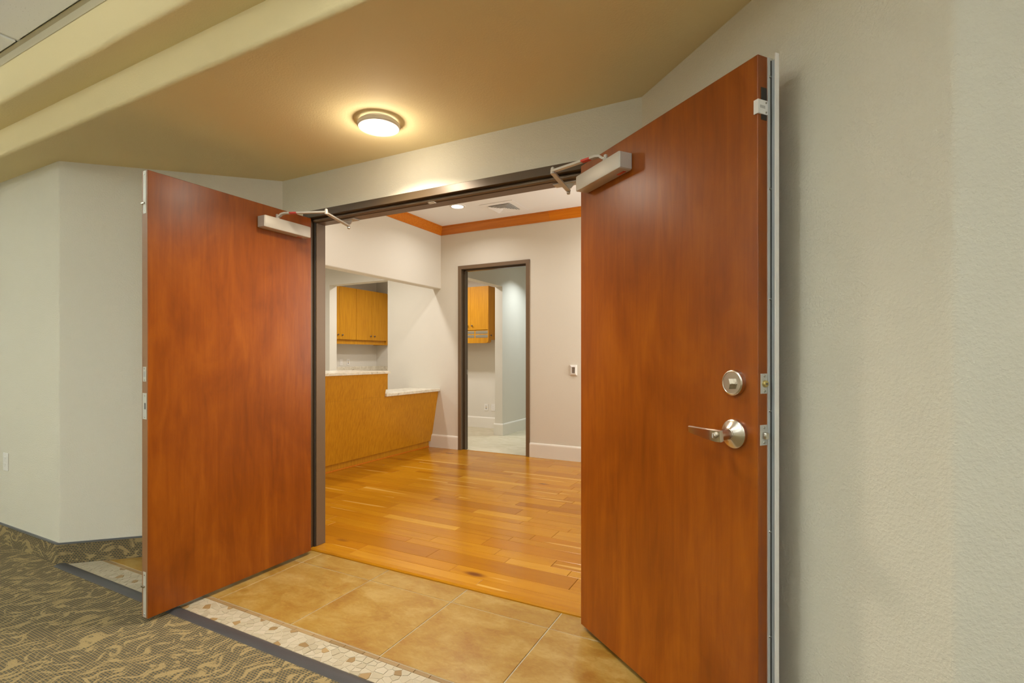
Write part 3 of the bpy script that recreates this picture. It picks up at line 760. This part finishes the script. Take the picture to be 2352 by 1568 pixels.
# hardwood boards
rows = []; y = 2.2885; seq = (0.0765, 0.102, 0.148); k = 0
while y < FY-0.01:
    wd = min(seq[k % 3], FY-0.002-y); rows.append((y, y+wd)); y += wd; k += 1
known = {0: [-1.403], 1: [-1.63], 2: [-1.865, -0.947], 3: [-1.406], 4: [-2.01], 5: [-1.677], 7: [-1.436], 8: [-2.004], 9: [-1.636], 17: [-2.143]}
random.seed(21)
for r, (y0, y1) in enumerate(rows):
    cuts = sorted(known.get(r, [])); x = -4.26; xsx = [x]
    anchors = cuts + [RXR-0.005]
    for a_ in anchors:
        while a_ - xsx[-1] > 1.15:
            xsx.append(xsx[-1] + random.uniform(0.35, 0.95))
        if a_ - xsx[-1] < 0.12 and len(xsx) > 1: xsx.pop()
        xsx.append(a_)
    for x0, x1 in zip(xsx, xsx[1:]):
        slab_piece('floor_board', [(x0+.0008, y0+.0005), (x1-.0008, y0+.0005), (x1-.0008, y1-.0005), (x0+.0008, y1-.0005)], -0.004, FZ, 'hardwood', rf, 0.0016)

# crown moulding
cprof = [(0.0, 2.826), (0.010, 2.826), (0.014, 2.834), (0.020, 2.840), (0.038, 2.868), (0.058, 2.896), (0.066, 2.904), (0.066, 2.914), (0.074, 2.918), (0.074, RCEIL), (0.0, RCEIL)]
def crown_far(x0, x1, m, par, mitre=False):
    bm = bmesh.new()
    a = [bm.verts.new((x0 + (d if mitre else 0), FY-d, z)) for d, z in cprof]; b = [bm.verts.new((x1, FY-d, z)) for d, z in cprof]; n = len(a)
    for i in range(n): bm.faces.new((a[i], a[(i+1) % n], b[(i+1) % n], b[i]))
    bm.faces.new(a); bm.faces.new(b); bmesh.ops.recalc_face_normals(bm, faces=bm.faces)
    return obj('crown_piece', bm, m, par) if par else struct('trim_4', bm, m, label='orange stained wooden crown moulding in the reception room')
cm = crown_far(RX, -2.352, 'crown_a', None, True)
crown_far(-2.351, RXR, 'crown_b', cm)
bm = bmesh.new()
a = [bm.verts.new((RX+d, 2.41, z)) for d, z in cprof]; b = [bm.verts.new((RX+d, FY-d, z)) for d, z in cprof]; n = len(a)
for i in range(n): bm.faces.new((a[i], a[(i+1) % n], b[(i+1) % n], b[i]))
bm.faces.new(a); bm.faces.new(b); bmesh.ops.recalc_face_normals(bm, faces=bm.faces)
obj('crown_piece', bm, 'crown_b', cm)

# baseboards
def bprof(h, t=0.016): return [(0, 0), (t, 0), (t, h-0.022), (t-0.002, h-0.012), (t-0.007, h-0.003), (t-0.011, h), (0, h)]
def base_far(name, x0, x1, z0, h, yw=FY, m='white_trim'):
    return struct(name, prism([(yw-d, z0+z) for d, z in bprof(h)], x0, x1, axis='x'), m)
base_far('baseboard_far', -4.13, -3.652, FZ, 0.172)
base_far('baseboard_far', -2.622, RXR, FZ, 0.172)

# hall door frame
hf = struct('trim_5', box(-3.652, -3.604, FY-0.014, FY-0.0005, FZ, 2.396, bev=0.002), 'bronze_light', label='dark bronze frame of the narrow hall doorway')
obj('jamb', box(-2.672, -2.622, FY-0.014, FY-0.0005, FZ, 2.396, bev=0.002), 'bronze_light', hf)
obj('head', box(-3.652, -2.622, FY-0.0145, FY-0.0005, 2.352, 2.397, bev=0.002), 'bronze_light', hf)
for sx, x in ((1, -3.62), (-1, -2.653)):
    obj('jamb_reveal', box(x, x+0.016*sx, FY-0.001, FY+FT+0.01, 0, 2.366), 'bronze', hf)
    obj('jamb_stop', box(x+0.016*sx, x+0.034*sx, FY+0.05, FY+0.105, 0, 2.352, bev=0.0015), 'bronze', hf)
obj('head_reveal', box(-3.62, -2.653, FY-0.001, FY+FT+0.01, 2.350, 2.366), 'bronze', hf)
obj('head_stop', box(-3.604, -2.669, FY+0.05, FY+0.105, 2.334, 2.350, bev=0.0015), 'bronze', hf)
obj('strike_plate', box(-3.604, -3.601, FY+0.108, FY+0.135, 0.985, 1.05, bev=0.001), 'steel', hf)
obj('threshold', box(-3.604, -2.669, FY-0.002, FY+0.03, -0.01, FZ+0.002, bev=0.002), 'hardwood', hf)

# thermostat
t = thing('thermostat', (-2.060, FY, 1.064), 'small cream thermostat with grey screen on the reception wall', 'thermostat')
bm = bmesh.new()
q = lambda hx, hz, y: [bm.verts.new((-2.060+sx*hx, FY-y, 1.064+sz*hz)) for sx, sz in ((-1, -1), (1, -1), (1, 1), (-1, 1))]
r0, r1, r2, r3, r4 = q(0.041, 0.060, 0.0005), q(0.041, 0.060, 0.012), q(0.038, 0.057, 0.016), q(0.021, 0.037, 0.024), q(0.0185, 0.0345, 0.019)
for A, B in ((r0, r1), (r1, r2), (r2, r3), (r3, r4)):
    for i in range(4): bm.faces.new((A[i], A[(i+1) % 4], B[(i+1) % 4], B[i]))
bm.faces.new(r0); bmesh.ops.recalc_face_normals(bm, faces=bm.faces)
obj('case', bm, 'plate_white', t)
obj('screen', box(-2.078, -2.042, FY-0.0195, FY-0.010, 1.030, 1.098), 'screen_grey', t)
obj('button_strip', box(-2.048, -2.042, FY-0.0203, FY-0.0195, 1.036, 1.092), 'slot_dark', t)

# downlights
def downlight(c, label, power, col, r=0.066, lens='lens_white', group=None, spread=150):
    t = thing('downlight', c, label, 'ceiling light', group)
    obj('trim_ring', lathe([(r+0.022, c[2]-0.0005), (r+0.022, c[2]-0.006), (r+0.004, c[2]-0.010), (r, c[2]-0.006)], (c[0], c[1], 0), 'z', 32, cap=False), 'plate_white', t, smooth_=True)
    obj('lens', lathe([(r, c[2]-0.0005), (r, c[2]-0.006), (0.001, c[2]-0.008)], (c[0], c[1], 0), 'z', 32), lens, t, smooth_=True)
    lamp('downlight_lamp', (c[0], c[1], c[2]-0.014), power, col, r, parent=t, spread=spread)
downlight((-3.19, 4.81, RCEIL), 'bright round recessed downlight beside the square reception ceiling vent', P_RECEPTION, COL_REC, group='reception downlights')
for c, l_ in (((-1.45, 4.81), 'added recessed reception downlight nearest the right wall'), ((-3.19, 3.35), 'added recessed reception downlight above the near end of the counter'), ((-1.45, 3.35), 'added recessed reception downlight just inside the right door leaf')):
    downlight((*c, RCEIL), l_, P_RECEPTION, COL_REC, group='reception downlights')  # unseen downlights, added to light the reception
downlight((-4.33, 4.35, OCZ), 'recessed downlight over the desk behind the counter', P_OFFICE, COL_REC, spread=165)
downlight((-6.0, 3.9, OCZ), 'recessed downlight at the rear of the office', P_OFFICE, COL_REC, spread=165)
# ceiling air diffuser
vx, vy = -2.745, 5.10
t = thing('air_diffuser', (vx, vy, RCEIL), 'square white ceiling air diffuser beside the reception downlight', 'air vent')
def sqring(a, b, z0, z1):
    bm = bmesh.new(); A = [bm.verts.new((vx+sx*a, vy+sy*a, z0)) for sx, sy in ((-1,-1),(1,-1),(1,1),(-1,1))]; B = [bm.verts.new((vx+sx*b, vy+sy*b, z1)) for sx, sy in ((-1,-1),(1,-1),(1,1),(-1,1))]
    A2 = [bm.verts.new(v.co+Vector((0, 0, 0.002))) for v in A]; B2 = [bm.verts.new(v.co+Vector((0, 0, 0.002))) for v in B]
    for P_, Q_ in ((A, B), (B2, A2)):
        for i in range(4): bm.faces.new((P_[i], P_[(i+1) % 4], Q_[(i+1) % 4], Q_[i]))
    for P_, Q_ in ((A, A2), (B, B2)):
        for i in range(4): bm.faces.new((P_[i], P_[(i+1) % 4], Q_[(i+1) % 4], Q_[i]))
    bmesh.ops.recalc_face_normals(bm, faces=bm.faces); return bm
obj('panel', sqring(0.21, 0.138, RCEIL-0.004, RCEIL-0.004), 'ceiling_white', t)
obj('backing', box(vx-0.138, vx+0.138, vy-0.138, vy+0.138, RCEIL-0.0015, RCEIL-0.0005), 'slot_grey', t)
for i in range(5):
    b_ = 0.136-0.024*i
    obj('louver', sqring(b_, b_-0.020, RCEIL-0.018, RCEIL-0.006), 'ceiling_white', t)
obj('louver', box(vx-0.015, vx+0.015, vy-0.015, vy+0.015, RCEIL-0.012, RCEIL-0.009), 'ceiling_white', t)

# ------------------------------------------------------------------ reception counter
CY0, CY1, CYS = 2.76, FY-0.002, 4.52          # start, far wall, step
def px_at(z): return -4.085 + (z-0.10)*(0.115/0.66)     # leaning front
t = thing('reception_counter', (-4.12, 4.2, FZ), 'golden oak reception counter with leaning front and stepped top', 'counter')
def lean_panel(y0, y1, z0, z1, th=0.03):
    return prism([(px_at(z0), z0), (px_at(z1), z1), (px_at(z1)-th, z1), (px_at(z0)-th, z0)], y0, y1, axis='y')
obj('front_panel', lean_panel(CY0, CY1, 0.095, 0.762), 'oak', t)
obj('upper_panel', lean_panel(CY0, CYS-0.035, 0.7625, 1.026), 'oak', t)
obj('toe_kick', box(-4.14, -4.118, CY0, CY1, FZ, 0.095), 'oak', t)
obj('shoe_strip', box(-4.118, -4.110, CY0, CY1, FZ, FZ+0.014, bev=0.002), 'crown_b', t)
obj('carcass', box(-4.30, -4.142, CY0, CY1, FZ, 0.762), 'oak', t)
obj('upper_carcass', box(-4.30, -4.06, CY0, CYS-0.035, 0.7625, 1.026), 'oak', t)
o = obj('countertop', box(-4.62, -3.915, CY0, CYS, 1.0265, 1.057, bev=0.004), 'granite', base=(-4.2, 3.6, 1.0265))
tag(o, 'cream granite upper countertop of the reception counter', 'countertop')
o = obj('countertop', box(-4.44, -3.943, CYS-0.033, CY1, 0.7625, 0.798, bev=0.004), 'granite', base=(-4.3, 5.0, 0.7625))
tag(o, 'cream granite lower countertop beside the far reception wall', 'countertop')

# ------------------------------------------------------------------ work room and hall beyond
WB, WX = 7.52, -6.87
XH = -3.735
WCZ, HCZ = 2.74, 2.735
struct('wall_work_left', box(WX-0.12, WX, FY+FT, WB, 0, 3.0), 'hall_paint')
struct('wall_work_back', box(WX, XH-0.13, WB, WB+0.12, 0, 3.0), 'hall_paint')
bm = bmesh.new(); bm_box(bm, XH-0.13, XH, 6.88, 9.6, 0, 3.0, bev=0); bm_box(bm, XH-0.13, XH, FY+FT, 6.88, 2.307, 3.0)
struct('wall_hall_left', bm, 'hall_paint')
struct('wall_hall_right', box(-2.2, -2.08, FY+FT, 9.6, 0, 3.0), 'hall_paint')
struct('wall_hall_end', box(XH-0.13, -2.08, 9.6, 9.72, 0, 3.0), 'hall_paint')
struct('ceiling', box(WX, XH-0.13, FY+FT, WB, WCZ, 3.0), 'ceiling_white')
struct('ceiling', box(XH, -2.2, FY+FT, 9.6, HCZ, 3.0), 'ceiling_white')
struct('floor', box(WX, -2.2, FY+0.03, 9.6, -0.05, 0.0), 'hall_vinyl')
base_far('baseboard_work', WX+0.66, XH-0.13, 0, 0.184, WB)
struct('baseboard_hall', prism([(XH+d, z) for d, z in bprof(0.184)], 6.8801, 9.6, axis='y'), 'white_trim')
struct('baseboard_jamb', prism([(6.88-d, z) for d, z in bprof(0.184)], XH-0.146, XH+0.016, axis='x'), 'white_trim')
outlet('data_outlet', (-4.396, WB, 0.352), '-y', 'white data jack plate low on the wall behind the hall doorway', 'data')
outlet('wall_outlet', (-4.258, WB, 0.352), '-y', 'white power outlet right of the data jack behind the hall doorway')
outlet('wall_outlet', (WX, 6.618, 1.119), '+x', 'white power outlet above the granite splash under the cabinets')
outlet('data_outlet', (WX, 6.785, 1.125), '+x', 'white data jack plate above the granite splash under the cabinets', 'data')
downlight((-1.06, 0.43, ACTZ-0.004), 'added recessed downlight in the suspended ceiling just in front of the soffit', 8, COL_FILL, r=0.06, spread=150)  # unseen; added so the right leaf throws a shadow on the angled wall
# hall and work room lamps
downlight((-3.22, 7.25, HCZ), 'cool white recessed downlight washing the hall wall', P_HALL, COL_COOL, lens='lens_hall', spread=120)
downlight((-2.9, 8.7, HCZ), 'cool white recessed downlight further down the hall', P_HALL, COL_COOL, lens='lens_hall', spread=160)
downlight((-5.35, 6.45, WCZ), 'recessed downlight in the work room by the wall cabinets', P_WORK, COL_REC, spread=165)
downlight((-4.5, 6.3, WCZ), 'recessed downlight in the work room near the hall', P_WORK, COL_REC, spread=165)

# cabinets on the work room's left wall (face +x)
def knob(parent, c, axis, s):
    prof = [(0.006, 0), (0.005, 0.008*s), (0.010, 0.012*s), (0.0145, 0.017*s), (0.0145, 0.022*s), (0.009, 0.027*s), (0.001, 0.028*s)]
    obj('knob', lathe(prof, c, axis, 16), 'knob_dark', parent, smooth_=True)
CX, CZ0, CZ1 = -6.540, 1.518, 2.418
def x_cabinet(y0, y1, label):
    t = thing('wall_cabinet', (CX-0.15, (y0+y1)/2, CZ0), label, 'cabinet')
    obj('body', box(WX, CX-0.020, y0+0.001, y1-0.001, CZ0, CZ1), 'oak', t)
    ym = (y0+y1)/2
    for a, b, k in ((y0, ym, ym-0.045), (ym, y1, ym+0.055)):
        dd = obj('door', box(CX-0.019, CX, a+0.002, b-0.002, CZ0, CZ1, bev=0.0015), 'oak', t)
        knob(dd, (CX, k, 1.594), 'x', 1)
    obj('valance', box(CX-0.060, CX-0.040, y0+0.001, y1-0.001, 1.440, CZ0), 'oak', t)
x_cabinet(5.88, 6.658, 'golden oak wall cabinet half hidden behind the wall left of the counter opening')
x_cabinet(6.659, 7.438, 'golden oak two-door wall cabinet next to the wall corner above the splash')
o = obj('filler_strip', box(WX, CX-0.02, 7.4385, WB, 1.440, CZ1), 'oak', base=(WX+0.15, 7.48, 1.44)); tag(o, 'narrow oak filler between wall cabinet and back wall', 'filler')
# worktop with splash and a base cabinet below
t = thing('worktop', (WX+0.3, 6.7, 0.92), 'granite worktop with low back splash below the wall cabinets', 'countertop')
obj('slab', box(WX, WX+0.64, 5.70, WB, 0.925, 0.960, bev=0.004), 'granite', t)
obj('back_splash', box(WX+0.0005, WX+0.02, 5.70, WB, 0.9605, 1.040, bev=0.002), 'granite', t)
obj('side_splash', box(WX+0.021, WX+0.62, WB-0.02, WB-0.0005, 0.9605, 1.040, bev=0.002), 'granite', t)
t = thing('base_cabinet', (WX+0.3, 6.6, 0), 'golden oak base cabinet under the granite worktop', 'cabinet')
obj('body', box(WX+0.001, WX+0.58, 5.72, WB-0.001, 0.1, 0.9245), 'oak', t); obj('toe_kick', box(WX+0.001, WX+0.52, 5.72, WB-0.001, 0, 0.0995), 'oak', t)
for k in range(4): 
    dd = obj('door', box(WX+0.581, WX+0.60, 5.73+0.445*k, 5.73+0.445*k+0.44, 0.11, 0.915, bev=0.0015), 'oak', t)
    knob(dd, (WX+0.60, 5.73+0.445*k+(0.40 if k % 2 == 0 else 0.04), 0.84), 'x', 1)
# cabinet on the back wall (faces -y) with letter slots and an end door
t = thing('wall_cabinet', (-4.6, 7.34, 1.446), 'golden oak wall cabinet with letter slots seen through the hall doorway', 'cabinet')
YF = 7.170; XE = -4.150
obj('body', box(-5.20, XE-0.021, YF+0.020, WB-0.0005, 1.660, 2.380), 'oak', t)
for a, b, k in ((-5.195, -4.850, -4.895), (-4.848, -4.503, -4.548), (-4.501, XE-0.002, -4.459)):
    dd = obj('door', box(a, b, YF, YF+0.019, 1.664, 2.381, bev=0.0015), 'oak', t)
    knob(dd, (k, YF, 1.735), 'y', -1)
# slot panel: rounded at its lower right corner, with recessed pewter slots
zs = ((1.598, 1.646), (1.534, 1.581))
sp = obj('slot_panel', bm_prism(bmesh.new(), [(-5.195, 1.446)] + [(XE-0.05+0.045*math.sin(R(a)), 1.491-0.045*math.cos(R(a))) for a in range(0, 91, 15)] + [(XE-0.005, 1.655), (-5.195, 1.655)], YF+0.006, YF+0.10, axis='y'), 'oak', t)
for x0, x1 in ((-4.64, -4.425), (-4.400, -4.166), (-4.88, -4.665), (-5.12, -4.905)):
    for z0, z1 in zs:
        obj('slot', box(x0, x1, YF+0.0035, YF+0.0065, z0, z1, bev=0.001), 'pewter_slot', sp)
obj('slot_box', box(-5.195, XE-0.022, YF+0.101, WB-0.0005, 1.506, 1.6595), 'oak', t)
dd = obj('end_door', box(XE-0.019, XE, YF+0.004, WB-0.002, 1.506, 2.381, bev=0.0015), 'oak', t)
knob(dd, (XE, 7.235, 1.572), 'x', 1)
